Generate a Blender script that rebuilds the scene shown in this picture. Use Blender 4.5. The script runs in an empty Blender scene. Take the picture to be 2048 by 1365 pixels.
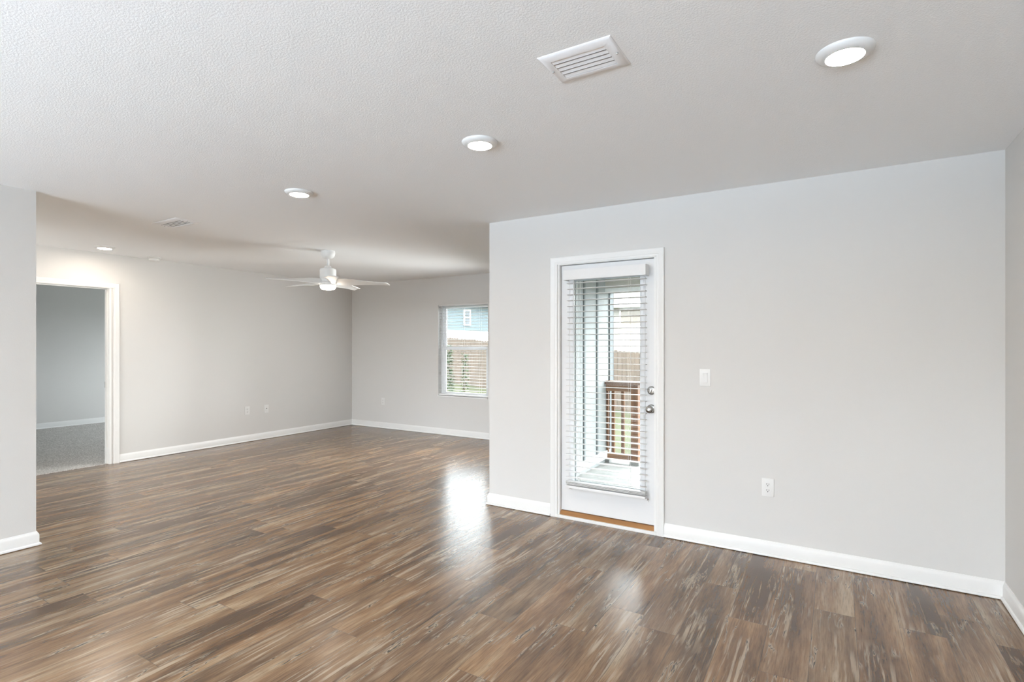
import bpy, bmesh, math, random
from mathutils import Vector, Matrix
random.seed(7)
S = bpy.context.scene
COL = S.collection

# ------------------------------------------------------------------ camera, sky, sun, added fill lamps, exposure
PX_F, HORIZON, YAW, EYE = 1067.2, 691.66, 0.545, 1.377
cam_d = bpy.data.cameras.new('camera'); cam = bpy.data.objects.new('camera', cam_d); COL.objects.link(cam)
cam.location = (0, 0, EYE); cam.rotation_euler = (math.pi/2, 0, YAW)
cam_d.sensor_fit = 'HORIZONTAL'; cam_d.sensor_width = 36; cam_d.lens = 36*PX_F/2048
cam_d.shift_y = (HORIZON-682.5)/2048; cam_d.clip_start = .02; cam_d.clip_end = 300
S.camera = cam

SKY = 13.0
w = bpy.data.worlds.new('sky'); S.world = w; w.use_nodes = True
wt = w.node_tree; bg = wt.nodes['Background']; bg.inputs[1].default_value = SKY
_c = wt.nodes.new('ShaderNodeTexCoord'); _s = wt.nodes.new('ShaderNodeSeparateXYZ'); _r = wt.nodes.new('ShaderNodeValToRGB')
wt.links.new(_c.outputs['Generated'], _s.inputs[0]); wt.links.new(_s.outputs[2], _r.inputs[0]); wt.links.new(_r.outputs[0], bg.inputs[0])
_r.color_ramp.elements[0].position = 0.0; _r.color_ramp.elements[0].color = (.07, .07, .062, 1)      # ground far away
_r.color_ramp.elements[1].position = 0.02; _r.color_ramp.elements[1].color = (.90, .955, 1, 1)      # bright overcast sky

sun_d = bpy.data.lights.new('sun', 'SUN'); sun_d.energy = 3.0; sun_d.angle = math.radians(8); sun_d.color = (1, .95, .86)
sun = bpy.data.objects.new('sun', sun_d); COL.objects.link(sun)
sun.rotation_euler = Vector((-.15, .75, -1.0)).to_track_quat('-Z', 'Y').to_euler()

def fill_lamp(name, loc, direction, sx, sy, power, color, spread=180):
    d = bpy.data.lights.new(name, 'AREA'); d.shape = 'RECTANGLE'; d.size = sx; d.size_y = sy; d.energy = power; d.color = color
    d.spread = math.radians(spread)
    o = bpy.data.objects.new(name, d); COL.objects.link(o); o.location = loc
    o.rotation_euler = Vector(direction).to_track_quat('-Z', 'Z').to_euler()
# fill lamps added outside unseen, made-up openings: back wall, hall, far wall, bedroom
# level ones fill the rooms, the tilted back pair brightens the ceiling
G_BACK, G_CEIL, G_FAR, G_HALL, G_BED = 20, 800, 64, 20, 13
fill_lamp('fill_back_left', (-2.9, -4.14, 1.13), (0, 1, 0), 2.9, 2.1, G_BACK*.7, (1, .985, .96))
fill_lamp('fill_back_right', (-.35, -4.14, 1.5), (0, 1, 0), 1.5, 1.2, G_BACK*.3, (1, .985, .96))
fill_lamp('ceiling_fill_left', (-2.9, -4.16, 1.0), (0, 1, 1.8), 2.9, 2.1, G_CEIL*.5, (.67, .835, 1), 120)
fill_lamp('ceiling_fill_right', (-.35, -4.16, 1.4), (0, 1, 1.8), 1.5, 1.2, G_CEIL*.5, (.67, .835, 1), 120)
fill_lamp('fill_far_wall', (-3.69, 6.66, 1.3), (-.85, -1, -.28), .9, 1.4, G_FAR, (.95, .965, .96), 110)
fill_lamp('fill_hall', (-6.0, .36, 1.1), (-.8, .9, -.1), 1.8, 2.0, G_HALL, (.96, .965, .95), 120)
fill_lamp('fill_bedroom', (-9.3, 6.56, 1.4), (0, -1, 0), 1.6, 1.3, G_BED, (.76, .93, 1))

S.view_settings.view_transform = 'Standard'; S.view_settings.look = 'None'
S.view_settings.exposure = 0.27; S.view_settings.gamma = 1; S.view_settings.use_curve_mapping = False
LAMP, LAMP_BACK, LAMP_FAN = 165.0, 40.0, 16.0          # radiance of the ceiling lamps' diffusers

S.cycles.max_bounces = 14; S.cycles.diffuse_bounces = 9; S.cycles.glossy_bounces = 5
S.cycles.transmission_bounces = 8; S.cycles.transparent_max_bounces = 24
S.cycles.sample_clamp_indirect = 6; S.cycles.caustics_reflective = False; S.cycles.caustics_refractive = False
S.cycles.use_denoising = True

# ------------------------------------------------------------------ plan of the place (metres)
H = 2.44
XR, YD, XC, XB, YF, XN, YN = .787, 3.859, -2.569, -7.201, 6.502, -4.709, 1.444
YBK = -4.0

# ------------------------------------------------------------------ materials
def nodes_of(name):
    m = bpy.data.materials.new(name); m.use_nodes = True
    nt = m.node_tree; return m, nt, nt.nodes['Principled BSDF']
def N(nt, kind, **kw):
    n = nt.nodes.new(kind)
    for k, v in kw.items(): setattr(n, k, v)
    return n
def math_n(nt, op, a, b=None, clamp=False):
    n = N(nt, 'ShaderNodeMath', operation=op, use_clamp=clamp)
    for i, v in enumerate((a, b)):
        if v is None: continue
        if isinstance(v, (int, float)): n.inputs[i].default_value = v
        else: nt.links.new(v, n.inputs[i])
    return n.outputs[0]
def ramp(nt, fac, stops):
    n = N(nt, 'ShaderNodeValToRGB'); cr = n.color_ramp
    while len(cr.elements) < len(stops): cr.elements.new(.5)
    for e, (p, c) in zip(cr.elements, stops): e.position = p; e.color = (*c, 1)
    nt.links.new(fac, n.inputs[0]); return n.outputs[0]
def mixc(nt, fac, a, b, mode='MIX'):
    n = N(nt, 'ShaderNodeMix', data_type='RGBA', blend_type=mode)
    for s, v in ((n.inputs[0], fac), (n.inputs[6], a), (n.inputs[7], b)):
        if isinstance(v, (int, float)): s.default_value = v
        elif isinstance(v, tuple): s.default_value = (*v, 1)
        else: nt.links.new(v, s)
    return n.outputs[2]
def noise(nt, vec, scale, detail=3, rough=.5):
    n = N(nt, 'ShaderNodeTexNoise'); n.inputs['Scale'].default_value = scale
    n.inputs['Detail'].default_value = detail; n.inputs['Roughness'].default_value = rough
    if vec is not None: nt.links.new(vec, n.inputs['Vector'])
    return n.outputs[0]
def bump(nt, bsdf, height, strength, dist):
    b = N(nt, 'ShaderNodeBump'); b.inputs['Strength'].default_value = strength; b.inputs['Distance'].default_value = dist
    nt.links.new(height, b.inputs['Height']); nt.links.new(b.outputs[0], bsdf.inputs['Normal'])
def pos_of(nt): return N(nt, 'ShaderNodeNewGeometry').outputs['Position']
def sepx(nt, v):
    s = N(nt, 'ShaderNodeSeparateXYZ'); nt.links.new(v, s.inputs[0]); return s.outputs
def comb(nt, x, y, z):
    c = N(nt, 'ShaderNodeCombineXYZ')
    for i, v in enumerate((x, y, z)):
        if isinstance(v, (int, float)): c.inputs[i].default_value = v
        else: nt.links.new(v, c.inputs[i])
    return c.outputs[0]

def plain(name, col, rough=.5, metal=0, var=0, scale=30, bmp=0, spec=.5, detail=3):
    m, nt, b = nodes_of(name)
    b.inputs['Roughness'].default_value = rough; b.inputs['Metallic'].default_value = metal
    b.inputs['Specular IOR Level'].default_value = spec
    n = noise(nt, pos_of(nt), scale, detail)
    lo = tuple(c*(1-var) for c in col); hi = tuple(min(1, c*(1+var)) for c in col)
    nt.links.new(ramp(nt, n, [(.3, lo), (.7, hi)]), b.inputs['Base Color'])
    if bmp: bump(nt, b, n, .5, bmp)
    return m

def mat_floor():
    m, nt, b = nodes_of('vinyl_plank')
    MU = lambda p, q: math_n(nt, 'MULTIPLY', p, q)
    x, y, _ = sepx(nt, pos_of(nt)); W, L = .183, 1.25
    fx = math_n(nt, 'DIVIDE', math_n(nt, 'ADD', x, 2.66+40*W), W); row = math_n(nt, 'FLOOR', fx); u = math_n(nt, 'SUBTRACT', fx, row)
    wn = N(nt, 'ShaderNodeTexWhiteNoise', noise_dimensions='1D'); nt.links.new(row, wn.inputs['W'])
    fy = math_n(nt, 'ADD', math_n(nt, 'DIVIDE', y, L), MU(wn.outputs[0], 7.3))
    idx = math_n(nt, 'FLOOR', fy); v = math_n(nt, 'SUBTRACT', fy, idx)
    w2 = N(nt, 'ShaderNodeTexWhiteNoise', noise_dimensions='2D'); nt.links.new(comb(nt, row, idx, 0), w2.inputs['Vector'])
    rnd = w2.outputs[0]; z = MU(rnd, 53)
    # grain coordinates: stretched along the plank, gently bent
    wob = MU(math_n(nt, 'SUBTRACT', noise(nt, comb(nt, MU(x, 4), MU(y, 2.6), z), 1, 3), .5), .022)
    xw = math_n(nt, 'ADD', x, wob)
    st = lambda sx, sy, dz, det=4, ro=.6: noise(nt, comb(nt, MU(xw, sx), MU(y, sy), math_n(nt, 'ADD', z, dz)), 1, det, ro)
    # broad bands of tone inside each plank, shifted plank by plank
    band = math_n(nt, 'ADD', st(9.5, 1.0, 0, 3, .5), MU(math_n(nt, 'SUBTRACT', w2.outputs[1], .5), .13))
    fine = MU(math_n(nt, 'SUBTRACT', st(70, 6.5, 7, 5, .68), .5), .34)
    c = ramp(nt, math_n(nt, 'ADD', band, fine), [(.30, (.090, .056, .033)), (.40, (.140, .092, .056)), (.48, (.200, .135, .084)), (.56, (.265, .185, .118)), (.65, (.33, .262, .188)), (.76, (.45, .395, .315))])
    c = mixc(nt, 1., c, ramp(nt, rnd, [(0, (.84, .80, .78)), (.25, (1.05, .92, .79)), (.5, (.97, .95, .93)), (.75, (1.12, .98, .82)), (1, (.98, 1.0, 1.0))]), 'MULTIPLY')
    grain = st(190, 9, 3, 3, .6)
    c = mixc(nt, 1., c, ramp(nt, grain, [(.32, (.66, .63, .60)), (.52, (1, 1, 1)), (.70, (1.12, 1.12, 1.11))]), 'MULTIPLY')
    # weathered pale streaks
    patch = st(5, 1.6, 4, 2)
    worn = st(52, 2.1, 9, 4, .6)
    wf = MU(ramp(nt, worn, [(.53, (0, 0, 0)), (.60, (1, 1, 1))]), ramp(nt, patch, [(.50, (.02, .02, .02)), (.61, (.74, .74, .74))]))
    c = mixc(nt, wf, c, (.48, .41, .32))
    # cracks: thin dark contours of a stretched noise with a pale lip
    cr = math_n(nt, 'ABSOLUTE', math_n(nt, 'SUBTRACT', st(20, 1.7, 21, 3, .55), .5))
    cm = ramp(nt, st(8, 2.6, 15, 2), [(.50, (0, 0, 0)), (.57, (1, 1, 1))])
    c = mixc(nt, MU(ramp(nt, cr, [(.010, (.7, .7, .7)), (.028, (0, 0, 0))]), cm), c, (.47, .41, .33))
    c = mixc(nt, MU(ramp(nt, cr, [(.004, (.95, .95, .95)), (.008, (0, 0, 0))]), cm), c, (.040, .027, .018))
    knot = noise(nt, comb(nt, MU(xw, 8), MU(y, 5), math_n(nt, 'ADD', z, 31)), 1, 3, .5)
    c = mixc(nt, ramp(nt, knot, [(.72, (0, 0, 0)), (.78, (.8, .8, .8))]), c, (.060, .040, .027))
    eu = MU(math_n(nt, 'MINIMUM', u, math_n(nt, 'SUBTRACT', 1, u)), W)
    ev = MU(math_n(nt, 'MINIMUM', v, math_n(nt, 'SUBTRACT', 1, v)), L)
    seam = math_n(nt, 'LESS_THAN', math_n(nt, 'MINIMUM', eu, ev), .0009)
    c = mixc(nt, MU(seam, .7), c, (.030, .020, .014))
    c = mixc(nt, 1., c, (.82, .755, .69), 'MULTIPLY')
    nt.links.new(c, b.inputs['Base Color'])
    nt.links.new(math_n(nt, 'ADD', MU(grain, .08), .20), b.inputs['Roughness']); b.inputs['Specular IOR Level'].default_value = .75
    bump(nt, b, math_n(nt, 'SUBTRACT', MU(grain, .5), MU(seam, .8)), .18, .0010)
    return m

def mat_wall(name, col):
    m, nt, b = nodes_of(name)
    p = pos_of(nt); n = noise(nt, p, 170, 3, .6); n2 = noise(nt, p, 1.3, 2)
    nt.links.new(ramp(nt, n2, [(.3, tuple(c*.99 for c in col)), (.7, col)]), b.inputs['Base Color'])
    b.inputs['Roughness'].default_value = .7; b.inputs['Specular IOR Level'].default_value = .25
    bump(nt, b, n, .25, .0012); return m
def mat_ceiling():
    m, nt, b = nodes_of('textured_ceiling_paint')
    p = pos_of(nt); x, y, zz = sepx(nt, p)
    n = noise(nt, comb(nt, math_n(nt, 'MULTIPLY', x, 1.0), math_n(nt, 'MULTIPLY', y, 1.0), zz), 125, 4, .65)
    h = ramp(nt, n, [(.40, (0, 0, 0)), (.60, (1, 1, 1))])
    b.inputs['Base Color'].default_value = (.885, .897, .905, 1); b.inputs['Roughness'].default_value = .8
    b.inputs['Specular IOR Level'].default_value = .2
    bump(nt, b, h, .30, .0020); return m
def mat_glass(name):
    m = bpy.data.materials.new(name); m.use_nodes = True; nt = m.node_tree; nt.nodes.clear()
    o = N(nt, 'ShaderNodeOutputMaterial'); mx = N(nt, 'ShaderNodeMixShader'); t = N(nt, 'ShaderNodeBsdfTransparent'); g = N(nt, 'ShaderNodeBsdfGlossy')
    t.inputs[0].default_value = (.96, .98, .975, 1); g.inputs['Roughness'].default_value = .02
    fr = N(nt, 'ShaderNodeFresnel'); fr.inputs[0].default_value = 1.3
    nt.links.new(fr.outputs[0], mx.inputs[0]); nt.links.new(t.outputs[0], mx.inputs[1]); nt.links.new(g.outputs[0], mx.inputs[2])
    nt.links.new(mx.outputs[0], o.inputs[0]); return m
def mat_emit(name, col, strength):
    m, nt, b = nodes_of(name); b.inputs['Base Color'].default_value = (.9, .9, .9, 1)
    b.inputs['Emission Color'].default_value = (*col, 1); b.inputs['Emission Strength'].default_value = strength
    n = noise(nt, pos_of(nt), 300); nt.links.new(math_n(nt, 'ADD', math_n(nt, 'MULTIPLY', n, .1), .4), b.inputs['Roughness']); return m
def mat_wood(name, c1, c2, axis, rough=.6):
    m, nt, b = nodes_of(name); x, y, z = sepx(nt, pos_of(nt)); s = [22, 22, 22]; s[axis] = 1.4
    v = comb(nt, math_n(nt, 'MULTIPLY', x, s[0]), math_n(nt, 'MULTIPLY', y, s[1]), math_n(nt, 'MULTIPLY', z, s[2]))
    n = noise(nt, v, 1, 5, .6); nt.links.new(ramp(nt, n, [(.32, c1), (.68, c2)]), b.inputs['Base Color'])
    b.inputs['Roughness'].default_value = rough; bump(nt, b, n, .3, .002); return m
def mat_siding(name, col, pitch):
    m, nt, b = nodes_of(name); x, y, z = sepx(nt, pos_of(nt))
    f = math_n(nt, 'FRACT', math_n(nt, 'DIVIDE', z, pitch)); n = noise(nt, pos_of(nt), 6, 3)
    nt.links.new(ramp(nt, n, [(.3, tuple(c*.95 for c in col)), (.7, col)]), b.inputs['Base Color'])
    b.inputs['Roughness'].default_value = .7; bump(nt, b, math_n(nt, 'SUBTRACT', 1, f), 1, .012); return m
def mat_shingle(name, c1, c2):
    m, nt, b = nodes_of(name); p = pos_of(nt)
    br = N(nt, 'ShaderNodeTexBrick'); mp = N(nt, 'ShaderNodeMapping'); nt.links.new(p, mp.inputs[0]); nt.links.new(mp.outputs[0], br.inputs['Vector'])
    br.inputs['Color1'].default_value = (*c1, 1); br.inputs['Color2'].default_value = (*c2, 1); br.inputs['Mortar'].default_value = (*tuple(c*.6 for c in c1), 1)
    br.inputs['Scale'].default_value = 2.2; nt.links.new(br.outputs[0], b.inputs['Base Color']); b.inputs['Roughness'].default_value = .9; return m
def mat_grass():
    m, nt, b = nodes_of('lawn_grass'); p = pos_of(nt); a = noise(nt, p, 55, 5, .7); c = noise(nt, p, 2.2, 3)
    k = ramp(nt, a, [(.3, (.014, .016, .003)), (.5, (.034, .035, .007)), (.72, (.054, .052, .011))])
    nt.links.new(mixc(nt, ramp(nt, c, [(.4, (0, 0, 0)), (.65, (.7, .7, .7))]), k, (.024, .031, .007)), b.inputs['Base Color'])
    b.inputs['Roughness'].default_value = .9; bump(nt, b, a, .8, .03); return m
def mat_carpet():
    m, nt, b = nodes_of('flecked_carpet'); p = pos_of(nt); a = noise(nt, p, 75, 4, .85); c = noise(nt, p, 5, 3)
    k = ramp(nt, a, [(.36, (.20, .19, .18)), (.5, (.56, .54, .515)), (.64, (.92, .90, .87))])
    nt.links.new(mixc(nt, ramp(nt, c, [(.4, (0, 0, 0)), (.7, (.35, .35, .35))]), k, (.46, .44, .42)), b.inputs['Base Color'])
    b.inputs['Roughness'].default_value = 1; b.inputs['Specular IOR Level'].default_value = .05; bump(nt, b, a, .9, .012); return m

M = dict(
    floor=mat_floor(), wall=mat_wall('greige_wall_paint', (.645, .637, .622)), ceil=mat_ceiling(), carpet=mat_carpet(),
    trim=plain('white_trim_paint', (.755, .755, .745), .35, var=.01, scale=4), door=plain('white_door_paint', (.71, .715, .72), .4, var=.01, scale=4),
    white=plain('white_plastic', (.72, .72, .71), .4, var=.01, scale=10), fanwhite=plain('matte_white_enamel', (.78, .785, .78), .45, var=.01, scale=10),
    vent=plain('white_powder_coat', (.84, .84, .85), .45, var=.02, scale=20), blind=plain('white_faux_wood', (.74, .74, .74), .45, var=.01, scale=30),
    cord=plain('off_white_cord', (.70, .70, .68), .8, var=.05, scale=80), wand=plain('clear_grey_acrylic', (.55, .56, .57), .25, var=.05, scale=30),
    vinyl=plain('white_vinyl', (.74, .75, .76), .4, var=.01, scale=8), dark=plain('dark_slot', (.02, .02, .02), .6, var=.1),
    duct=plain('dark_duct_shade', (.05, .05, .052), .5, var=.1, scale=20),
    nickel=plain('satin_nickel', (.30, .285, .265), .26, 1, var=.06, scale=200), steel=plain('zinc_plate', (.38, .38, .37), .35, 1, var=.08, scale=120),
    sill=mat_wood('oak_threshold', (.22, .098, .030), (.35, .165, .055), 0, .45),
    glass=mat_glass('window_glass'),
    lamp=mat_emit('lit_lamp_diffuser', (1, .88, .75), LAMP), lampb=mat_emit('lit_added_lamp_diffuser', (1, .95, .88), LAMP_BACK), fanlamp=mat_emit('lit_fan_glass', (1, .88, .75), LAMP_FAN),
    siding=plain('grey_panel_siding', (.25, .262, .26), .7, var=.04, scale=40, bmp=.002), batten=plain('grey_batten_paint', (.13, .143, .146), .7, var=.06, scale=40),
    skirt=plain('white_skirt_board', (.72, .73, .72), .6, var=.04, scale=20), beam=plain('taupe_beam_paint', (.42, .40, .35), .7, var=.05, scale=20),
    soffit=plain('pale_soffit_paint', (.70, .71, .69), .8, var=.03, scale=10), conc=plain('porch_concrete', (0.245, 0.241, 0.227), .85, var=.14, scale=14, bmp=.002, detail=6),
    rail=mat_wood('stained_rail_timber', (0.094, 0.040, 0.017), (0.216, 0.097, 0.040), 2), railx=mat_wood('stained_rail_timber_long', (0.115, 0.054, 0.025), (0.302, 0.158, 0.079), 0),
    fence=mat_wood('weathered_cedar', (0.050, 0.037, 0.027), (0.090, 0.067, 0.050), 2, .9), grass=mat_grass(),
    blue=mat_siding('pale_blue_lap_siding', (0.098, 0.126, 0.135), .19), cream=mat_siding('cream_lap_siding', (0.216, 0.205, 0.184), .19), house_white=plain('white_house_trim', (.78, .78, .77), .7, var=.02, scale=3),
    shingle=mat_shingle('beige_shingle', (0.090, 0.083, 0.071), (0.112, 0.101, 0.086)), greyshingle=mat_shingle('grey_shingle', (0.115, 0.115, 0.115), (0.144, 0.144, 0.140)),
    tan=plain('tan_porch_wall', (0.115, 0.097, 0.072), .8, var=.08, scale=3), darkpane=plain('dark_house_pane', (.12, .13, .14), .15, var=.1, scale=2),
    leaf=plain('dark_green_leaf', (.035, .06, .022), .6, var=.5, scale=8), stem=plain('brown_stem', (.07, .05, .03), .8, var=.2),
    palewood=mat_wood('pale_timber', (.30, .22, .16), (.44, .34, .26), 2),
)

# ------------------------------------------------------------------ mesh helpers
class MB:
    """collects shapes and links them as one mesh object"""
    def __init__(s): s.bm = bmesh.new()
    def box(s, lo, hi, bev=0, rot=None, pivot=None):
        r = bmesh.ops.create_cube(s.bm, size=1)
        vs = r['verts']; c = (Vector(lo)+Vector(hi))/2; d = Vector(hi)-Vector(lo)
        for v in vs: v.co = Vector((v.co.x*d.x, v.co.y*d.y, v.co.z*d.z))+c
        if bev:
            es = list({e for v in vs for e in v.link_edges})
            rb = bmesh.ops.bevel(s.bm, geom=es, offset=bev, segments=2, profile=.7, affect='EDGES')
            vs = list({v for f in rb['faces'] for v in f.verts} | {v for v in vs if v.is_valid})
        if rot is not None:
            pv = Vector(pivot) if pivot else c
            for v in vs: v.co = rot @ (v.co-pv)+pv
        return vs
    def lathe(s, prof, c=(0, 0, 0), seg=32, axis='Z', smooth=True):
        rings = []
        for r, z in prof:
            if r < 1e-6: rings.append([s.bm.verts.new((0, 0, z))])
            else: rings.append([s.bm.verts.new((r*math.cos(2*math.pi*i/seg), r*math.sin(2*math.pi*i/seg), z)) for i in range(seg)])
        fs = []
        for a, b in zip(rings, rings[1:]):
            for i in range(seg):
                j = (i+1) % seg
                if len(a) == 1 and len(b) == 1: continue
                if len(a) == 1: f = [a[0], b[i], b[j]]
                elif len(b) == 1: f = [a[i], b[0], a[j]]
                else: f = [a[i], b[i], b[j], a[j]]
                try: fs.append(s.bm.faces.new(f))
                except ValueError: pass
        for ring, last in ((rings[0], False), (rings[-1], True)):
            if len(ring) > 1: fs.append(s.bm.faces.new(ring))
        for f in fs: f.smooth = smooth
        vs = [v for r in rings for v in r]
        if axis == 'Y': R = Matrix.Rotation(math.pi/2, 3, 'X')      # +z -> -y
        elif axis == 'X': R = Matrix.Rotation(math.pi/2, 3, 'Y')    # +z -> +x
        else: R = Matrix.Identity(3)
        for v in vs: v.co = R @ v.co + Vector(c)
        return vs
    def tube(s, a, b, r, seg=10):
        a, b = Vector(a), Vector(b); d = b-a; q = d.to_track_quat('Z', 'Y')
        vs = s.lathe([(r, 0), (r, d.length)], seg=seg)
        for v in vs: v.co = q @ v.co + a
        return vs
    def prism(s, pts, fn, d0, d1):
        """polygon pts (u,v) extruded from d0 to d1, mapped by fn(u,v,d)"""
        A = [s.bm.verts.new(fn(u, v, d0)) for u, v in pts]; B = [s.bm.verts.new(fn(u, v, d1)) for u, v in pts]
        n = len(pts); s.bm.faces.new(A); s.bm.faces.new(B[::-1])
        for i in range(n): s.bm.faces.new([A[i], B[i], B[(i+1) % n], A[(i+1) % n]])
        return A+B
    def quadmesh(s, grid):
        V = [[s.bm.verts.new(p) for p in r] for r in grid]
        for a, b in zip(V, V[1:]):
            for i in range(len(a)-1): s.bm.faces.new([a[i], a[i+1], b[i+1], b[i]])
        return V
    def build(s, name, mat, parent=None, bevel=0, solid=0, angle=35):
        bmesh.ops.recalc_face_normals(s.bm, faces=s.bm.faces)
        me = bpy.data.meshes.new(name); s.bm.to_mesh(me); s.bm.free()
        me.materials.append(mat); me.set_sharp_from_angle(angle=math.radians(angle))
        o = bpy.data.objects.new(name, me); COL.objects.link(o)
        if parent: o.parent = parent
        if solid:
            md = o.modifiers.new('thickness', 'SOLIDIFY'); md.thickness = solid; md.offset = 0
        if bevel:
            md = o.modifiers.new('bevel', 'BEVEL'); md.width = bevel; md.segments = 2; md.limit_method = 'ANGLE'
        return o

def miter(path, off, closed=False):
    """offset a 2D polyline to the left by off with mitred corners"""
    out = []; n = len(path)
    for i in range(n):
        P = Vector(path[i]); ds = []
        if i > 0 or closed: ds.append((P-Vector(path[i-1])).normalized())
        if i < n-1 or closed: ds.append((Vector(path[(i+1) % n])-P).normalized())
        ns = [Vector((-d.y, d.x)) for d in ds]
        if len(ns) == 1: out.append(P+ns[0]*off)
        else: m = (ns[0]+ns[1]); m = m/(1+ns[0].dot(ns[1])); out.append(P+m*off)
    return out
def sweep(mb, path, prof, fn, closed=False, seg=None):
    """profile (offset, height) carried along a path; fn(u, v, height) -> xyz; seg = one segment only"""
    cols = [miter(path, o, closed) for o, _ in prof]
    idx = range(len(path)) if seg is None else (seg, seg+1)
    rows = [[mb.bm.verts.new(fn(cols[k][i].x, cols[k][i].y, prof[k][1])) for k in range(len(prof))] for i in idx]
    m = len(prof)
    pairs = list(zip(rows, rows[1:])) + ([(rows[-1], rows[0])] if closed else [])
    for a, b in pairs:
        for k in range(m): mb.bm.faces.new([a[k], b[k], b[(k+1) % m], a[(k+1) % m]])
    if not closed: mb.bm.faces.new(rows[0]); mb.bm.faces.new(rows[-1][::-1])

# ------------------------------------------------------------------ naming helpers
def tag(o, label, cat, group=None, kind=None):
    o['label'] = label; o['category'] = cat
    if group: o['group'] = group
    if kind: o['kind'] = kind
    return o
def thing(name, loc, label, cat, group=None, kind=None, rotz=0):
    o = bpy.data.objects.new(name, None); COL.objects.link(o); o.location = loc; o.rotation_euler = (0, 0, rotz)
    o.empty_display_size = .1
    return tag(o, label, cat, group, kind)
def struct(o, label, cat): return tag(o, label, cat, kind='structure')
def dup(root, loc, label, rotz=None):
    r = root.copy(); COL.objects.link(r); r.location = loc; r['label'] = label
    if rotz is not None: r.rotation_euler = (0, 0, rotz)
    for ch in list(root.children):
        c = ch.copy(); COL.objects.link(c); c.parent = r
        for g in list(ch.children):
            d = g.copy(); COL.objects.link(d); d.parent = c
    return r

# ================================================================== SETTING
# floors
b = MB(); b.box((XB-.03, YBK-.1, -.06), (XR+.1, YD+.02, 0)); b.box((XB-.03, YD+.02, -.06), (XC+.02, YF+.1, 0)); struct(b.build('floor', M['floor']), 'brown weathered wood-look plank floor of the living area', 'floor')
b = MB(); b.box((-11.35, 1.0, -.06), (XB-.03, 6.6, .004)); struct(b.build('floor_bedroom', M['carpet']), 'grey flecked carpet of the bedroom through the doorway', 'carpet')
b = MB(); b.box((-11.5, YBK-.2, H), (XR+.25, YF+.14, H+.25)); struct(b.build('ceiling', M['ceil']), 'white textured ceiling of the living area', 'ceiling')

# walls
T = .115
def wall(name, boxes, label, mat='wall'):
    b = MB()
    for lo, hi in boxes: b.box(lo, hi)
    return struct(b.build(name, M[mat]), label, 'wall')
wall('wall_right', [((XR, YBK, 0), (XR+T, YD+.14, H))], 'plain greige side wall at the right edge')
DL, DR, DT = -1.912, -1.111, 2.040      # rough opening of the exterior door
wall('wall_front', [((XC, YD, 0), (DL, YD+.14, H)), ((DR, YD, 0), (XR, YD+.14, H)), ((DL, YD, DT), (DR, YD+.14, H))], 'greige wall around the glazed exterior door')
wall('wall_return', [((XC, YD+.14, 0), (XC+.085, YF+.09, H))], 'wall running back from the outer corner beside the door')
WL, WR, WB, WT = -5.288, -4.350, .589, 2.010
WL2, WR2 = WL+1.13, WR+1.13               # second window, added out of view to light the living room
wall('wall_far', [((XB, YF, 0), (WL, YF+.14, H)), ((WR, YF, 0), (WL2, YF+.14, H)), ((WR2, YF, 0), (XC, YF+.14, H)), ((WL, YF, 0), (WR, YF+.14, WB)), ((WL, YF, WT), (WR, YF+.14, H)), ((WL2, YF, 0), (WR2, YF+.14, WB)), ((WL2, YF, WT), (WR2, YF+.14, H))], 'greige far wall holding the window with blinds')
BL, BR, BT = 2.030, 2.890, 2.060        # bedroom opening
wall('wall_left', [((XB-T, .5, 0), (XB, BL, H)), ((XB-T, BR, 0), (XB, YF+.14, H)), ((XB-T, BL, BT), (XB, BR, H))], 'greige wall with the bedroom doorway')
wall('wall_near_left', [((XN-T, YBK, 0), (XN, YN, H))], 'end of the near wall at the left edge')
wall('wall_hall', [((XB, .5-T, 0), (-6.95, .5, H)), ((-5.05, .5-T, 0), (XN-T, .5, H)), ((-6.95, .5-T, 2.15), (-5.05, .5, H))], 'hall wall hidden behind the near left wall')  # its opening is added, out of view, to let fill light in
wall('wall_back', [((XN, YBK-T, 0), (-4.3, YBK, H)), ((-1.5, YBK-T, 0), (-1.05, YBK, H)), ((.35, YBK-T, 0), (XR+T, YBK, H)), ((-4.3, YBK-T, 2.3), (XR, YBK, H)), ((-1.05, YBK-T, 0), (.35, YBK, .9))], 'wall behind the camera with two openings added to let light in')
wall('wall_bedroom', [((-11.35, 1.0, 0), (-11.20, 6.6, H)), ((-11.2, 1.0, 0), (XB-T, 1.1, H)), ((-11.2, 6.5, 0), (-10.1, 6.6, H)), ((-8.5, 6.5, 0), (XB-T, 6.6, H)), ((-10.1, 6.5, 0), (-8.5, 6.6, .75)), ((-10.1, 6.5, 2.05), (-8.5, 6.6, H))], 'bedroom wall seen through the doorway')  # window opening out of view, added to light the bedroom

# baseboards
BP = [(0, 0), (.010, 0), (.010, .0045), (.024, .0045), (.024, .012), (.021, .017), (.0135, .020), (.0135, .074), (.010, .084), (.006, .090), (.004, .097), (0, .097)]
floor_map = lambda u, v, h: (u, v, h)
pA = [(XR, YBK), (XR, YD), (-1.054, YD)]
pB = [(-1.970, YD), (XC, YD), (XC, YF), (XB, YF), (XB, 2.968)]
pC = [(XN-T, .5), (XN-T, YN), (XN, YN), (XN, YBK)]
def base(name, path, seg, label):
    b = MB(); sweep(b, path, BP, floor_map, seg=seg); struct(b.build(name, M['trim']), label, 'baseboard')
base('baseboard_right', pA, 0, 'white baseboard along the right side wall')
base('baseboard_front', pA, 1, 'white baseboard right of the exterior door')
base('baseboard_front.001', pB, 0, 'short white baseboard left of the exterior door')
base('baseboard_return', pB, 1, 'white baseboard around the outer wall corner')
base('baseboard_far', pB, 2, 'white baseboard under the far window')
base('baseboard_left', pB, 3, 'white baseboard along the bedroom wall')
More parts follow.
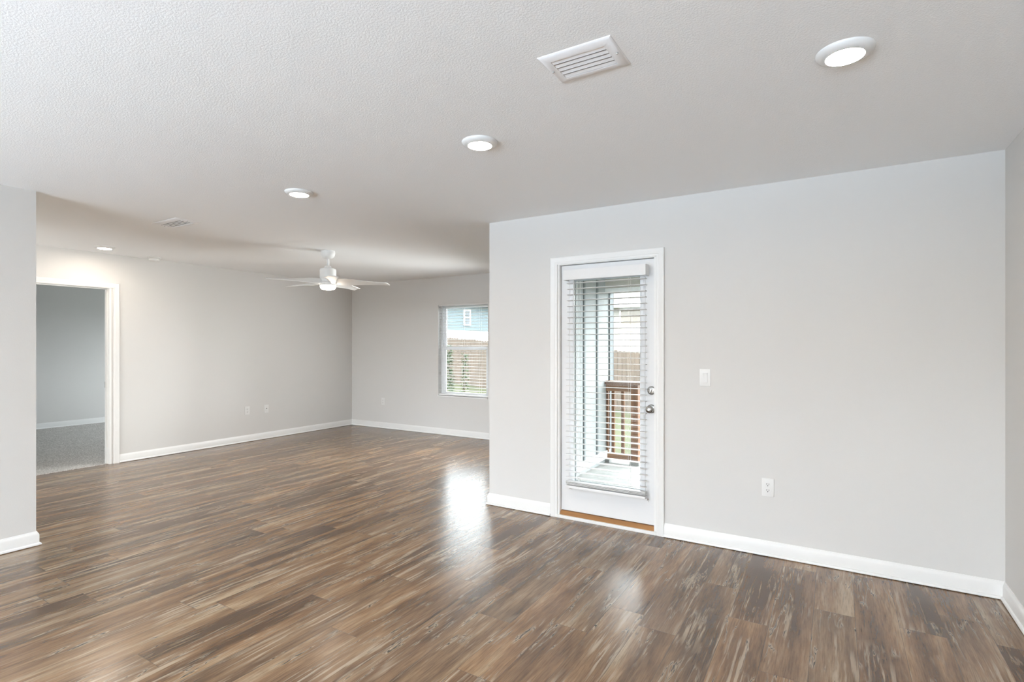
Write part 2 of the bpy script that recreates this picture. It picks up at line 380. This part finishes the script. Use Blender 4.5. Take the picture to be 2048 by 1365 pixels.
base('baseboard_left.001', [(XB, 1.952), (XB, .5)], None, 'white baseboard on the hidden side of the bedroom doorway')
base('baseboard_near_left', pC, 2, 'white baseboard on the near wall at the left edge')
base('baseboard_near_left.001', pC, 1, 'white baseboard end wrapping the near left wall')
base('baseboard_near_left.002', pC, 0, 'white baseboard on the hall face of the near left wall')
base('baseboard_bedroom', [(-11.2, 6.5), (-11.2, 1.1)], None, 'white baseboard across the bedroom wall above the carpet')

# ---- exterior door: casing, jamb, sill, slab
CP = [(0, 0), (0, .010), (.006, .0125), (.016, .0125), (.020, .0155), (.040, .0165), (.046, .0190), (.054, .0190), (.057, .016), (.057, 0)]
b = MB(); sweep(b, [(-1.912, 0), (-1.912, 2.027), (-1.111, 2.027), (-1.111, 0)], CP, lambda u, v, h: (u, YD-h, v))
struct(b.build('trim_1', M['trim']), 'white moulded casing around the exterior door', 'door casing')
b = MB()
b.box((-1.912, YD, 0), (-1.893, YD+.14, DT)); b.box((-1.130, YD, 0), (-1.111, YD+.14, DT)); b.box((-1.893, YD, 2.021), (-1.130, YD+.14, DT))
b.box((-1.893, YD+.076, 0), (-1.880, YD+.12, 2.021)); b.box((-1.143, YD+.076, 0), (-1.130, YD+.12, 2.021)); b.box((-1.880, YD+.076, 2.008), (-1.143, YD+.12, 2.021))
struct(b.build('trim_2', M['trim']), 'white jamb of the exterior door', 'door jamb')
b = MB(); b.prism([(YD-.006, .018), (YD+.026, .050), (YD+.15, .052), (YD+.15, 0), (YD+.0, 0), (YD+.0, .018)], lambda u, v, d: (d, u, v), -1.893, -1.130)
sillo = struct(b.build('trim_3', M['sill']), 'brown wooden threshold under the exterior door', 'threshold')
b = MB(); b.box((-1.912, YD-.016, .0), (-1.111, YD-.001, .024), .003)
o = b.build('sill_strip', M['trim'], sillo); o['label'] = 'white painted strip along the threshold'

SX0, SX1, SZ0, SZ1, SY0, SY1 = -1.889, -1.134, .057, 2.017, YD+.030, YD+.074
GX0, GX1, GZ0, GZ1 = -1.790, -1.232, .285, 1.905
door = thing('door_1', ((SX0+SX1)/2, SY0, 0), 'white exterior door with full glass lite', 'door', kind='structure')
ox, oy = (SX0+SX1)/2, SY0
def rel(m): # bmesh in world coordinates -> coordinates of the door
    for v in m.bm.verts: v.co -= Vector((ox, oy, 0))
    return m
b = MB()
b.box((SX0, SY0, SZ0), (GX0, SY1, SZ1)); b.box((GX1, SY0, SZ0), (SX1, SY1, SZ1)); b.box((GX0, SY0, SZ0), (GX1, SY1, GZ0)); b.box((GX0, SY0, GZ1), (GX1, SY1, SZ1))
rel(b).build('door_slab', M['door'], door)
LP = [(-.010, 0), (-.010, .006), (-.002, .010), (.010, .012), (.022, .010), (.030, .004), (.030, 0)]
for yy, sgn, nm in ((SY0, -1, 'lite_frame'), (SY1, 1, 'lite_frame')):
    b = MB(); sweep(b, [(GX0, GZ0), (GX0, GZ1), (GX1, GZ1), (GX1, GZ0)], LP, lambda u, v, h: (u, yy+sgn*h, v), closed=True)
    rel(b).build(nm, M['vinyl'], door)
b = MB(); b.box((GX0+.001, SY0+.018, GZ0+.001), (GX1-.001, SY0+.024, GZ1-.001)); rel(b).build('glass_pane', M['glass'], door)
# door knob and deadbolt
KX, KZ, DZ = -1.158, .911, 1.046
b = MB(); b.lathe([(0, 0), (.0325, 0), (.0325, .004), (.028, .010), (.014, .014), (.011, .030), (.016, .036), (.025, .044), (.0275, .054), (.024, .064), (.016, .069), (0, .070)], (KX, SY0, KZ), 32, 'Y')
kn = rel(b).build('door_knob', M['nickel'], door); kn['label'] = 'round satin nickel knob'
b = MB(); b.lathe([(0, 0), (.0085, 0), (.0085, .004), (0, .005)], (KX, SY0-.069, KZ), 20, 'Y'); b.box((KX-.005, SY0-.078, KZ-.0015), (KX+.005, SY0-.073, KZ+.0015))
rel(b).build('knob_button', M['steel'], kn)
b = MB(); b.lathe([(0, 0), (.032, 0), (.032, .006), (.027, .014), (.014, .018), (0, .018)], (KX+.002, SY0, DZ), 32, 'Y')
db = rel(b).build('deadbolt', M['nickel'], door); db['label'] = 'round satin nickel deadbolt plate'
b = MB(); b.box((KX-.0035, SY0-.036, DZ-.017), (KX+.0075, SY0-.018, DZ+.017), .003, Matrix.Rotation(math.radians(20), 3, 'Y')); rel(b).build('thumb_turn', M['nickel'], db)

# ---- bedroom doorway
b = MB(); sweep(b, [(2.009, 0), (2.009, 2.046), (2.910, 2.046), (2.910, 0)], CP, lambda u, v, h: (XB+h, u, v))
struct(b.build('trim_4', M['trim']), 'white moulded casing around the bedroom doorway', 'door casing')
b = MB()
b.box((XB-T, 2.030, 0), (XB, 2.049, BT)); b.box((XB-T, 2.871, 0), (XB, 2.890, BT)); b.box((XB-T, 2.049, 2.040), (XB, 2.871, BT))
b.box((XB-.078, 2.049, 0), (XB-.045, 2.060, 2.04)); b.box((XB-.078, 2.860, 0), (XB-.045, 2.871, 2.04)); b.box((XB-.078, 2.060, 2.029), (XB-.045, 2.860, 2.04))
jb = struct(b.build('trim_5', M['trim']), 'white jamb of the bedroom doorway', 'door jamb')
b = MB(); b.box((XB-.112, 2.8685, .885), (XB-.080, 2.8712, .955)); b.build('strike_plate', M['steel'], jb)

# ---- window
win = thing('window_1', ((WL+WR)/2, YF+.08, WB), 'white vinyl sash window at the far wall', 'window', kind='structure')
wx, wy, wz = (WL+WR)/2, YF+.08, WB
def relw(m):
    for v in m.bm.verts: v.co -= Vector((wx, wy, wz))
    return m
def ring(m, x0, x1, z0, z1, wd, y0, y1, wb=None, wt=None):
    wb = wd if wb is None else wb; wt = wd if wt is None else wt
    m.box((x0, y0, z0), (x0+wd, y1, z1), .002); m.box((x1-wd, y0, z0), (x1, y1, z1), .002)
    m.box((x0+wd, y0, z0), (x1-wd, y1, z0+wb), .002); m.box((x0+wd, y0, z1-wt), (x1-wd, y1, z1), .002)
b = MB(); ring(b, WL, WR, WB, WT, .038, YF+.080, YF+.138); relw(b).build('window_frame', M['vinyl'], win)
b = MB(); ring(b, WL+.038, WR-.038, 1.325, WT-.038, .040, YF+.110, YF+.132, .036, .020); u_ = relw(b).build('upper_sash', M['vinyl'], win)
b = MB(); ring(b, WL+.038, WR-.038, WB+.030, 1.362, .052, YF+.084, YF+.108, .040, .050); l_ = relw(b).build('lower_sash', M['vinyl'], win)
b = MB(); b.box((WL+.08, YF+.119, 1.36), (WR-.08, YF+.123, WT-.05)); relw(b).build('pane', M['glass'], u_)
b = MB(); b.box((WL+.09, YF+.094, WB+.07), (WR-.09, YF+.098, 1.312)); relw(b).build('pane', M['glass'], l_)
b = MB(); b.box((wx-.03, YF+.074, 1.345), (wx+.03, YF+.085, 1.362), .003); relw(b).build('sash_lock', M['vinyl'], l_)
b = MB(); b.box((WL+.001, YF-.018, WB+.0), (WR-.001, YF+.080, WB+.016), .004); relw(b).build('window_sill', M['trim'], win)

b = MB(); b.box((WL, YF+.001, WB), (WL+.003, YF+.08, WT)); b.box((WR-.003, YF+.001, WB), (WR, YF+.08, WT)); b.box((WL+.003, YF+.001, WT-.003), (WR-.003, YF+.08, WT)); relw(b).build('reveal_daylight_liner', M['trim'], win)  # white liner stands in for outdoor light falling on the plain reveal
w2 = dup(win, (wx+1.13, wy, wz), 'white vinyl sash window added unseen behind the wall corner for light'); w2.name = 'added_window'; w2['kind'] = 'structure'

# ================================================================== BLINDS
def slat(m, x0, x1, y0, y1, z, th=.0028, crown=.0022, tilt=0.0):
    n = 5; top = []; bot = []
    for i in range(n):
        t = i/(n-1); y = y0+(y1-y0)*t; zz = z+crown*(1-(2*t-1)**2)+tilt*(t-.5)
        top.append((y, zz+th/2)); bot.append((y, zz-th/2))
    m.prism(top+bot[::-1], lambda u, v, d: (d, u, v), x0, x1)

bx, by = -1.504, SY0
bd = thing('window_blind', (bx, by, .25), 'white horizontal slat blind hanging over the glass of the exterior door', 'blind')
def relb(m, o):
    for v in m.bm.verts: v.co -= o
    return m
OB = Vector((bx, by, .25))
VX0, VX1, VY0 = -1.833, -1.175, YD-.059
b = MB()
b.box((VX0, VY0, 1.891), (VX1, VY0+.010, 1.970), .002); b.box((VX0, VY0+.010, 1.891), (VX0+.008, SY0, 1.970)); b.box((VX1-.008, VY0+.010, 1.891), (VX1, SY0, 1.970))
relb(b, OB).build('valance', M['blind'], bd)
b = MB(); b.box((VX0+.012, VY0+.020, 1.905), (VX1-.012, SY0-.002, 1.962)); relb(b, OB).build('headrail', M['blind'], bd)
BX0, BX1, BY0, BY1 = -1.822, -1.184, YD-.040, YD+.010
b = MB(); z = 1.868
while z > .315: slat(b, BX0, BX1, BY0, BY1, z, tilt=-.002); z -= .0450
for z in (.288, .297, .306): slat(b, BX0, BX1, BY0, BY1, z, tilt=0)
relb(b, OB).build('slats', M['blind'], bd)
b = MB(); b.box((BX0, BY0, .256), (BX1, BY1, .276), .004); relb(b, OB).build('bottom_rail', M['blind'], bd)
for cx in (BX0+.105, BX1-.125):
    b = MB()
    for yy in (BY0-.0012, BY1+.0012): b.tube((cx, yy, .274), (cx, yy, 1.91), .0009, 6)
    b.tube((cx+.008, (BY0+BY1)/2, .274), (cx+.008, (BY0+BY1)/2, 1.91), .0009, 6)
    relb(b, OB).build('ladder_cord', M['cord'], bd)
b = MB(); b.tube((BX0+.075, BY0-.011, 1.895), (BX0+.078, BY0-.010, 1.36), .0042, 10); b.lathe([(0, 0), (.006, .002), (.006, .03), (.004, .036), (0, .036)], (BX0+.078, BY0-.010, 1.325), 12)
relb(b, OB).build('tilt_wand', M['wand'], bd)
for cx in (BX0+.010, BX1-.006):
    b = MB(); b.box((cx-.012, SY0-.006, .222), (cx+.012, SY0, .262), .002); b.box((cx-.010, SY0-.034, .238), (cx+.010, SY0-.006, .254), .004); relb(b, OB).build('hold_down_bracket', M['blind'], bd)

wb = thing('window_blind.001', (wx, YF+.035, WB), 'white horizontal slat blind inside the far window', 'blind'); OW = Vector((wx, YF+.035, WB))
b = MB(); b.box((WL+.006, YF+.012, 1.985), (WR-.006, YF+.058, 2.008), .002); relb(b, OW).build('headrail', M['blind'], wb)
b = MB(); z = 1.968
while z > .66: slat(b, WL+.008, WR-.008, YF+.012, YF+.060, z, tilt=-.002); z -= .0455
relb(b, OW).build('slats', M['blind'], wb)
b = MB(); b.box((WL+.008, YF+.012, .612), (WR-.008, YF+.060, .632), .004); relb(b, OW).build('bottom_rail', M['blind'], wb)
for cx in (WL+.16, wx, WR-.16):
    b = MB()
    for yy in (YF+.011, YF+.061): b.tube((cx, yy, .63), (cx, yy, 1.99), .0009, 6)
    relb(b, OW).build('ladder_cord', M['cord'], wb)
b = MB(); b.tube((WL+.085, YF+.004, 1.99), (WL+.085, YF+.004, 1.46), .005, 10); relb(b, OW).build('tilt_wand', M['wand'], wb)

# ================================================================== CEILING FIXTURES
def downlight(loc, label, lamp='lamp'):
    t = thing('recessed_light', loc, label, 'ceiling light', 'recessed ceiling lights')
    b = MB(); b.lathe([(.094, 0), (.094, -.004), (.090, -.010), (.080, -.017), (.066, -.021), (.062, -.021), (.062, -.012), (.058, -.010), (.058, 0)], seg=48)
    b.build('trim_ring', M['white'], t, angle=60)
    b = MB(); b.lathe([(.0615, -.012), (.0615, -.0185), (.045, -.0215), (.02, -.0230), (0, -.0234)], seg=40); b.build('lamp_diffuser', M[lamp], t, angle=60)
    return t
d0 = downlight((.029, 2.272, H), 'recessed round ceiling light nearest the right side wall')
dup(d0, (-1.588, 2.296, H), 'recessed round ceiling light left of the larger ceiling vent')
dup(d0, (-3.175, 2.395, H), 'recessed round ceiling light between the small vent and the camera')
dup(d0, (-6.723, 2.636, H), 'recessed round ceiling light above the bedroom doorway')
# more ceiling lights, unseen, added behind the camera to fill the room
k0 = downlight((-.8, -.6, H), 'recessed round ceiling light added behind the camera for fill', 'lampb')
for x, y in ((-2.6, -.6), (-.8, -2.4), (-2.6, -2.4)):
    dup(k0, (x, y, H), 'recessed round ceiling light added behind the camera for fill')

def vent(loc, label, sx, sy, nl, tilt=-9):
    t = thing('ceiling_vent', loc, label, 'vent', 'ceiling air vents')
    fx, fy = .048, .038
    b = MB(); sweep(b, [(-sx/2+fx, -sy/2+fy), (-sx/2+fx, sy/2-fy), (sx/2-fx, sy/2-fy), (sx/2-fx, -sy/2+fy)],
                    [(0, 0), (0, -.010), (.004, -.011), (.030, -.007), (.038, -.0015), (.038, 0)], lambda u, v, h: (u, v, h), closed=True)
    b.build('vent_frame', M['vent'], t)
    b = MB(); b.box((-sx/2+fx, -sy/2+fy, -.0015), (sx/2-fx, sy/2-fy, -.0003)); b.build('duct_opening', M['duct'], t)  # dark sheet painted for the shade between the louvers
    b = MB(); ih = sy-2*fy; p = ih/nl
    R = Matrix.Rotation(math.radians(tilt), 3, 'X')
    for i in range(nl):
        y = -ih/2+p*(i+.5)
        b.box((-sx/2+fx-.004, y-p*.33, -.0085), (sx/2-fx-.001, y+p*.33, -.0073), 0, R)
    b.build('louvers', M['vent'], t)
    for s in (-1, 1):
        b = MB(); b.lathe([(0, -.0125), (.003, -.012), (.004, -.0095), (.004, -.008)], (s*(sx/2-.024), 0, 0), 12); b.build('screw', M['steel'], t)
    return t
vent((-.801, 1.840, H), 'large white louvred ceiling vent nearest the camera', .305, .212, 5)
vent((-4.880, 2.440, H), 'small white louvred ceiling vent before the bedroom wall', .42, .205, 5, 3)

t = thing('smoke_detector', (-7.02, 3.262, H), 'white round smoke detector on the ceiling by the bedroom wall', 'smoke detector')
b = MB(); b.lathe([(.068, 0), (.068, -.010), (.064, -.012), (0, -.012)], seg=40); b.build('mounting_base', M['white'], t)
b = MB(); b.lathe([(.054, -.016), (.056, -.020), (.052, -.038), (.044, -.045), (0, -.047)], seg=40); b.lathe([(.046, -.011), (.046, -.017)], seg=24); b.build('cover', M['white'], t)

# ceiling fan
FX, FY = -4.877, 4.056
fan = thing('ceiling_fan', (FX, FY, H), 'white five blade ceiling fan with lit round lamp', 'ceiling fan')
b = MB(); b.lathe([(.074, 0), (.077, -.012), (.077, -.030), (.070, -.058), (.052, -.080), (.034, -.088), (.016, -.090)], seg=40); b.build('canopy', M['fanwhite'], fan)
b = MB(); b.lathe([(.0135, -.085), (.0135, -.190)], seg=20); b.build('downrod', M['fanwhite'], fan)
b = MB(); b.lathe([(.020, -.165), (.036, -.175), (.038, -.192), (.060, -.195), (.082, -.202), (.088, -.215), (.088, -.300), (.080, -.312), (.074, -.314), (.074, -.345), (.083, -.352)], seg=48); b.build('motor_housing', M['fanwhite'], fan)
b = MB(); b.lathe([(.078, -.350), (.086, -.354), (.087, -.385), (.085, -.388)], seg=48); lk = b.build('light_kit', M['fanwhite'], fan)
b = MB(); b.lathe([(.084, -.3885), (.0835, -.408), (.078, -.422), (.062, -.432), (.035, -.437), (0, -.438)], seg=48); b.build('light_diffuser', M['fanlamp'], lk, angle=60)
for k in range(5):
    ang = YAW+math.radians(5.5+72*k)
    rows = []; n = 14
    for i in range(n+1):
        t_ = i/n; r = .070+t_*.590
        wd = .075+.060*min(1, t_*5)-.045*max(0, t_-.2); pit = math.radians(36*(1-t_)**2.2+9)
        zc = -.342-.022*t_; row = []
        for j in range(7):
            s = (j/6-.5)*wd
            rr = r+(.035*(j/6-.5) if i == n else 0)
            # clockwise edge (negative local y) is the raised one
            row.append((rr, s*math.cos(pit), zc-s*math.sin(pit)+.006*(1-(2*j/6-1)**2)))
        rows.append(row)
    b = MB(); b.quadmesh(rows)
    for f in b.bm.faces: f.smooth = True
    Rz = Matrix.Rotation(ang, 3, 'Z')
    for v in b.bm.verts: v.co = Rz @ v.co
    b.build('blade', M['fanwhite'], fan, solid=.008, bevel=.002)

# ================================================================== WALL PLATES (built facing -Y, at the origin)
def plate_mesh(t): b = MB(); b.box((-.0365, -.006, -.059), (.0365, 0, .059), .003); return b.build('cover_plate', M['white'], t)
def outlet(loc, rotz, label):
    t = thing('wall_outlet', loc, label, 'outlet', 'duplex wall outlets', rotz=rotz); plate_mesh(t)
    for s in (1, -1):
        zc = s*.0195; b = MB()
        b.prism([(.0165*math.cos(a), zc+max(-.0135, min(.0135, .0165*math.sin(a)))) for a in [i*2*math.pi/28 for i in range(28)]], lambda u, v, d: (u, d, v), -.0085, -.005)
        rc = b.build('receptacle', M['white'], t)
        b = MB(); b.box((-.0078, -.0090, zc-.0015), (-.0052, -.0080, zc+.0085)); b.box((.0052, -.0090, zc-.0005), (.0078, -.0080, zc+.0075)); b.lathe([(0, 0), (.0031, 0), (.0031, .001), (0, .001)], (0, -.0080, zc-.0075), 12, 'Y')
        b.build('slots', M['dark'], rc)
    b = MB(); b.lathe([(0, 0), (.003, 0), (.0025, .0012), (0, .0015)], (0, -.0058, 0), 12, 'Y'); b.build('screw', M['white'], t)
    return t
o0 = outlet((-.3785, YD, .4475), 0, 'white duplex outlet low on the wall right of the exterior door')
dup(o0, (XB, 4.5655, .446), 'white duplex outlet low on the wall right of the bedroom doorway', rotz=math.pi/2)
dup(o0, (-6.455, YF, .444), 'white duplex outlet low on the far wall left of the window')
t = thing('coax_plate', (XB, 4.8655, .442), 'white cable plate with round socket beside the outlet by bedroom doorway', 'wall plate', rotz=math.pi/2); plate_mesh(t)
b = MB(); b.lathe([(.009, 0), (.009, .003), (.0065, .003), (.0055, .011), (.0025, .011), (.0025, .004), (0, .004)], (0, -.006, .004), 16, 'Y'); b.build('socket', M['steel'], t)
b = MB(); b.box((-.012, -.0085, -.034), (.012, -.0055, -.012), .002); b.build('data_jack', M['white'], t)
t = thing('light_switch', (-.7725, YD, 1.1555), 'white rocker light switch right of the exterior door', 'light switch'); plate_mesh(t)
b = MB(); b.box((-.0175, -.0075, -.0345), (.0175, -.005, .0345), .001); b.build('switch_frame', M['white'], t)
b = MB(); b.prism([(-.0315, -.0085), (0, -.0075), (.0315, -.0135), (.0315, -.006), (-.0315, -.006)], lambda u, v, d: (d, v, u), -.0150, .0150); b.build('rocker', M['white'], t)

# ================================================================== OUTSIDE
PW, PY1 = -2.480, 6.585
b = MB(); b.box((XC+.085, YD+.14, -.10), (PW, PY1, 2.44))
pwall = struct(b.build('wall_porch', M['siding']), 'pale grey panel siding on the left of the porch', 'porch wall')
b = MB()
y = 6.077
while y > 4.05: b.box((PW, y-.019, .055), (PW+.016, y+.019, 2.40)); y -= .392
b.build('battens', M['batten'], pwall)
b = MB(); b.box((PW, PY1-.115, -.04), (PW+.020, PY1+.01, 2.40)); b.box((XC+.085, PY1, -.04), (PW+.02, PY1+.018, 2.40)); b.build('corner_board', M['batten'], pwall)
b = MB(); b.box((PW, YD+.14, -.042), (PW+.022, PY1-.10, .055)); b.build('skirt_board', M['skirt'], pwall)
b = MB(); b.box((PW, YD+.14, -.30), (2.2, 6.62, -.092)); struct(b.build('floor_porch', M['conc']), 'pale concrete porch slab outside the glazed door', 'porch floor')
b = MB(); b.box((XC+.085, YD+.14, 2.445), (2.3, 6.75, 2.55)); b.box((XR+.25, YD-.1, 2.445), (2.3, YD+.14, 2.55)); struct(b.build('ceiling_porch', M['soffit']), 'porch ceiling above the glazed door', 'porch ceiling')
b = MB(); b.box((PW, 6.36, 2.095), (2.3, 6.52, 2.445)); bmo = struct(b.build('trim_6', M['beam']), 'taupe beam across the front of the porch', 'porch beam')
b = MB(); b.box((PW, 6.352, 2.045), (2.3, 6.53, 2.095)); o = b.build('beam_cap', M['skirt'], bmo); o['label'] = 'white board under the beam'

RY = 6.40
rl = thing('porch_railing', (-2.26, RY, -.092), 'brown stained timber railing on the porch behind the glazed door', 'railing'); OR = Vector((-2.26, RY, -.092))
def rpart(m, name, mat): relb(m, OR).build(name, M[mat], rl, bevel=.004)
b = MB(); b.box((-2.478, RY-.07, .895), (-2.01, RY+.07, .933)); rpart(b, 'top_cap', 'railx')
b = MB(); b.box((-2.478, RY-.03, .806), (-2.148, RY+.008, .895)); rpart(b, 'top_rail', 'railx')
b = MB(); b.box((-2.478, RY-.03, -.055), (-2.148, RY+.008, .028)); rpart(b, 'bottom_rail', 'railx')
for px0, px1 in ((-2.478, -2.450), (-2.409, -2.371), (-2.283, -2.245)):
    b = MB(); b.box((px0, RY-.016, .028), (px1, RY+.020, .806)); rpart(b, 'baluster', 'rail')
b = MB(); b.box((-2.148, RY-.045, -.06), (-2.058, RY+.045, .895)); rpart(b, 'post', 'rail')
b = MB(); b.box((-2.160, RY-.055, -.092), (-2.046, RY+.055, -.055)); relb(b, OR).build('post_base', M['steel'], rl)
b = MB(); b.box((-2.475, RY-.05, -.092), (-2.425, RY+.03, -.055)); relb(b, OR).build('post_base', M['steel'], rl)

def ground_z(x): return -.66-.0607*(x+5.46)
b = MB(); g = []
for yy in (6.62, 12, 20, 40, 70): g.append([(xx, yy, ground_z(xx)) for xx in (-40, -20, -8, 4, 25)])
b.quadmesh(g); struct(b.build('ground', M['grass'], solid=.05), 'yellow green lawn behind the house', 'lawn')

# fence: sections of pickets between posts
P0, P1 = Vector((-5.46, 15.75)), Vector((-12.70, 17.32)); fd = (P1-P0).normalized(); fn_ = Vector((-fd.y, fd.x))
fe = thing('privacy_fence', (P0.x, P0.y, ground_z(P0.x)), 'weathered wooden privacy fence across the back lawn', 'fence'); OF = Vector((P0.x, P0.y, ground_z(P0.x)))
for k in range(-4, 7):
    b = MB(); s0 = k*2.4
    for i in range(16):
        s = s0+i*.15; hh = 1.83+random.uniform(-.02, .02); A = P0+fd*s; Bp = P0+fd*(s+.142); gz = ground_z((A.x+Bp.x)/2)+.03
        fnm = lambda u, v, d: ((P0+fd*u+fn_*d).x, (P0+fd*u+fn_*d).y, v)
        b.prism([(s, gz), (s+.142, gz), (s+.142, gz+hh-.04), (s+.112, gz+hh), (s+.03, gz+hh), (s, gz+hh-.04)], fnm, 0, .018)
    relb(b, OF).build('picket_panel', M['fence'], fe)
    b = MB(); A = P0+fd*s0; gz = ground_z(A.x); b.prism([(s0-.045, gz-.1), (s0+.045, gz-.1), (s0+.045, gz+1.8), (s0-.045, gz+1.8)], lambda u, v, d: ((P0+fd*u+fn_*d).x, (P0+fd*u+fn_*d).y, v), -.15, -.06)
    relb(b, OF).build('fence_post', M['fence'], fe)

# pale blue house behind the fence (its side faces +X)
HX = -17.7
bh = thing('house', (HX, 27, 0), 'pale blue sided house behind the fence seen through far window', 'house'); O1 = Vector((HX, 27, 0))
b = MB(); b.box((HX-7, 20.0, 2.2), (HX, 35, 3.75)); relb(b, O1).build('upper_wall', M['blue'], bh)
b = MB(); b.box((HX-7, 20.0, -.4), (HX+.03, 35, 2.2)); o = relb(b, O1).build('lower_wall', M['house_white'], bh); o['label'] = 'white lower wall'
b = MB(); b.prism([(-7.5, 3.85), (.5, 3.85), (-3.5, 5.6)], lambda u, v, d: (HX+u, d, v), 19.6, 35.4); relb(b, O1).build('roof', M['greyshingle'], bh)
b = MB(); b.box((HX, 19.6, 3.70), (HX+.5, 35.4, 3.86)); relb(b, O1).build('eave', M['house_white'], bh)
WY0, WY1, WZ0, WZ1 = 23.98, 24.60, 2.50, 3.40
b = MB(); ring(b, 0, WY1-WY0, 0, WZ1-WZ0, .065, 0, .06); b.box((.065, .0, .42), (WY1-WY0-.065, .06, .47))
for v in b.bm.verts: v.co = Vector((HX+.06-v.co.y, WY0+v.co.x, WZ0+v.co.z))
hw = relb(b, O1).build('house_window', M['house_white'], bh)
b = MB(); b.box((HX+.005, WY0+.05, WZ0+.05), (HX+.02, WY1-.05, WZ1-.05)); relb(b, O1).build('pane', M['darkpane'], hw)  # plain dark pane with slight random tone

# cream house behind the fence (its front faces -Y)
HY = 29.0
ch = thing('house.001', (-9, HY, 0), 'cream house with beige shingle roof seen through the door glass', 'house'); O2 = Vector((-9, HY, 0))
b = MB(); b.box((-14.6, HY, -1.2), (-2, HY+8, 3.7)); relb(b, O2).build('wall', M['cream'], ch)
b = MB(); b.prism([(HY-.6, 3.78), (HY+8.6, 3.78), (HY+4, 6.0)], lambda u, v, d: (d, u, v), -15, -1.6); relb(b, O2).build('roof', M['shingle'], ch)
b = MB(); b.box((-15, HY-.62, 3.50), (-1.6, HY, 3.79)); relb(b, O2).build('eave', M['house_white'], ch)
b = MB(); ring(b, -10.45, -8.6, 2.40, 3.42, .07, HY-.05, HY+.0); hw = relb(b, O2).build('house_window', M['house_white'], ch)  # window form stands in for a recessed porch with a tan wall
b = MB(); b.box((-10.38, HY-.02, 2.47), (-8.67, HY-.004, 3.35)); relb(b, O2).build('pane', M['tan'], hw)

# thin timber stand beyond the fence
tx, ty = -7.05, 20.6; tz = ground_z(tx)
ts = thing('timber_stand', (tx, ty, tz), 'thin pale timber stand with leaning legs rising above the fence', 'stand'); O3 = Vector((tx, ty, tz))
for a_, c_ in (((-.30, 0, 0), (-.06, 0, 0)), ((.26, 0, 0), (.08, 0, 0)), ((-.22, .4, 0), (.06, .05, 0))):
    b = MB(); b.tube((a_[0], a_[1], 0), (c_[0], c_[1], 1.90-tz), .02, 8); b.build('leg', M['palewood'], ts)
b = MB(); b.box((-.16, -.06, 1.90-tz), (.16, .10, 1.94-tz)); b.build('cap', M['rail'], ts)

# saplings on the lawn, left in the far window
def sapling(name, x, y, hgt, spread, n, label):
    z0 = ground_z(x); t = thing(name, (x, y, z0), label, 'shrub', 'young shrubs on the lawn')
    b = MB()
    for k in range(3):
        p = Vector((0, 0, 0)); top = Vector((random.uniform(-1, 1)*spread*.5, random.uniform(-1, 1)*spread*.5, hgt*random.uniform(.8, 1)))
        b.tube(p, top*.5, .008, 6); b.tube(top*.5, top, .005, 6)
    b.build('stem', M['stem'], t)
    b = MB()
    for i in range(n):
        h = random.uniform(.12, 1.0)*hgt; a_ = random.uniform(0, 6.283); r = spread*math.sqrt(random.random())*(1.1-.55*h/hgt)
        c = Vector((r*math.cos(a_), r*math.sin(a_), h)); L_ = random.uniform(.05, .085)
        q = Matrix.Rotation(a_, 3, 'Z') @ Matrix.Rotation(random.uniform(-.9, .6), 3, 'Y') @ Matrix.Rotation(random.uniform(-.6, .6), 3, 'X')
        pts = [(-.2*L_, 0, 0), (.3*L_, .32*L_, .05*L_), (L_, 0, -.08*L_), (.3*L_, -.32*L_, .05*L_)]
        b.bm.faces.new([b.bm.verts.new(q @ Vector(p)+c) for p in pts])
    b.build('foliage', M['leaf'], t, solid=.001)
sapling('shrub', -8.74, 11.12, 1.85, .20, 900, 'dark leafy upright shrub at the left of the far window')
sapling('shrub.001', -8.40, 11.45, 1.62, .12, 260, 'thin sparse shrub right of the upright shrub in the far window')
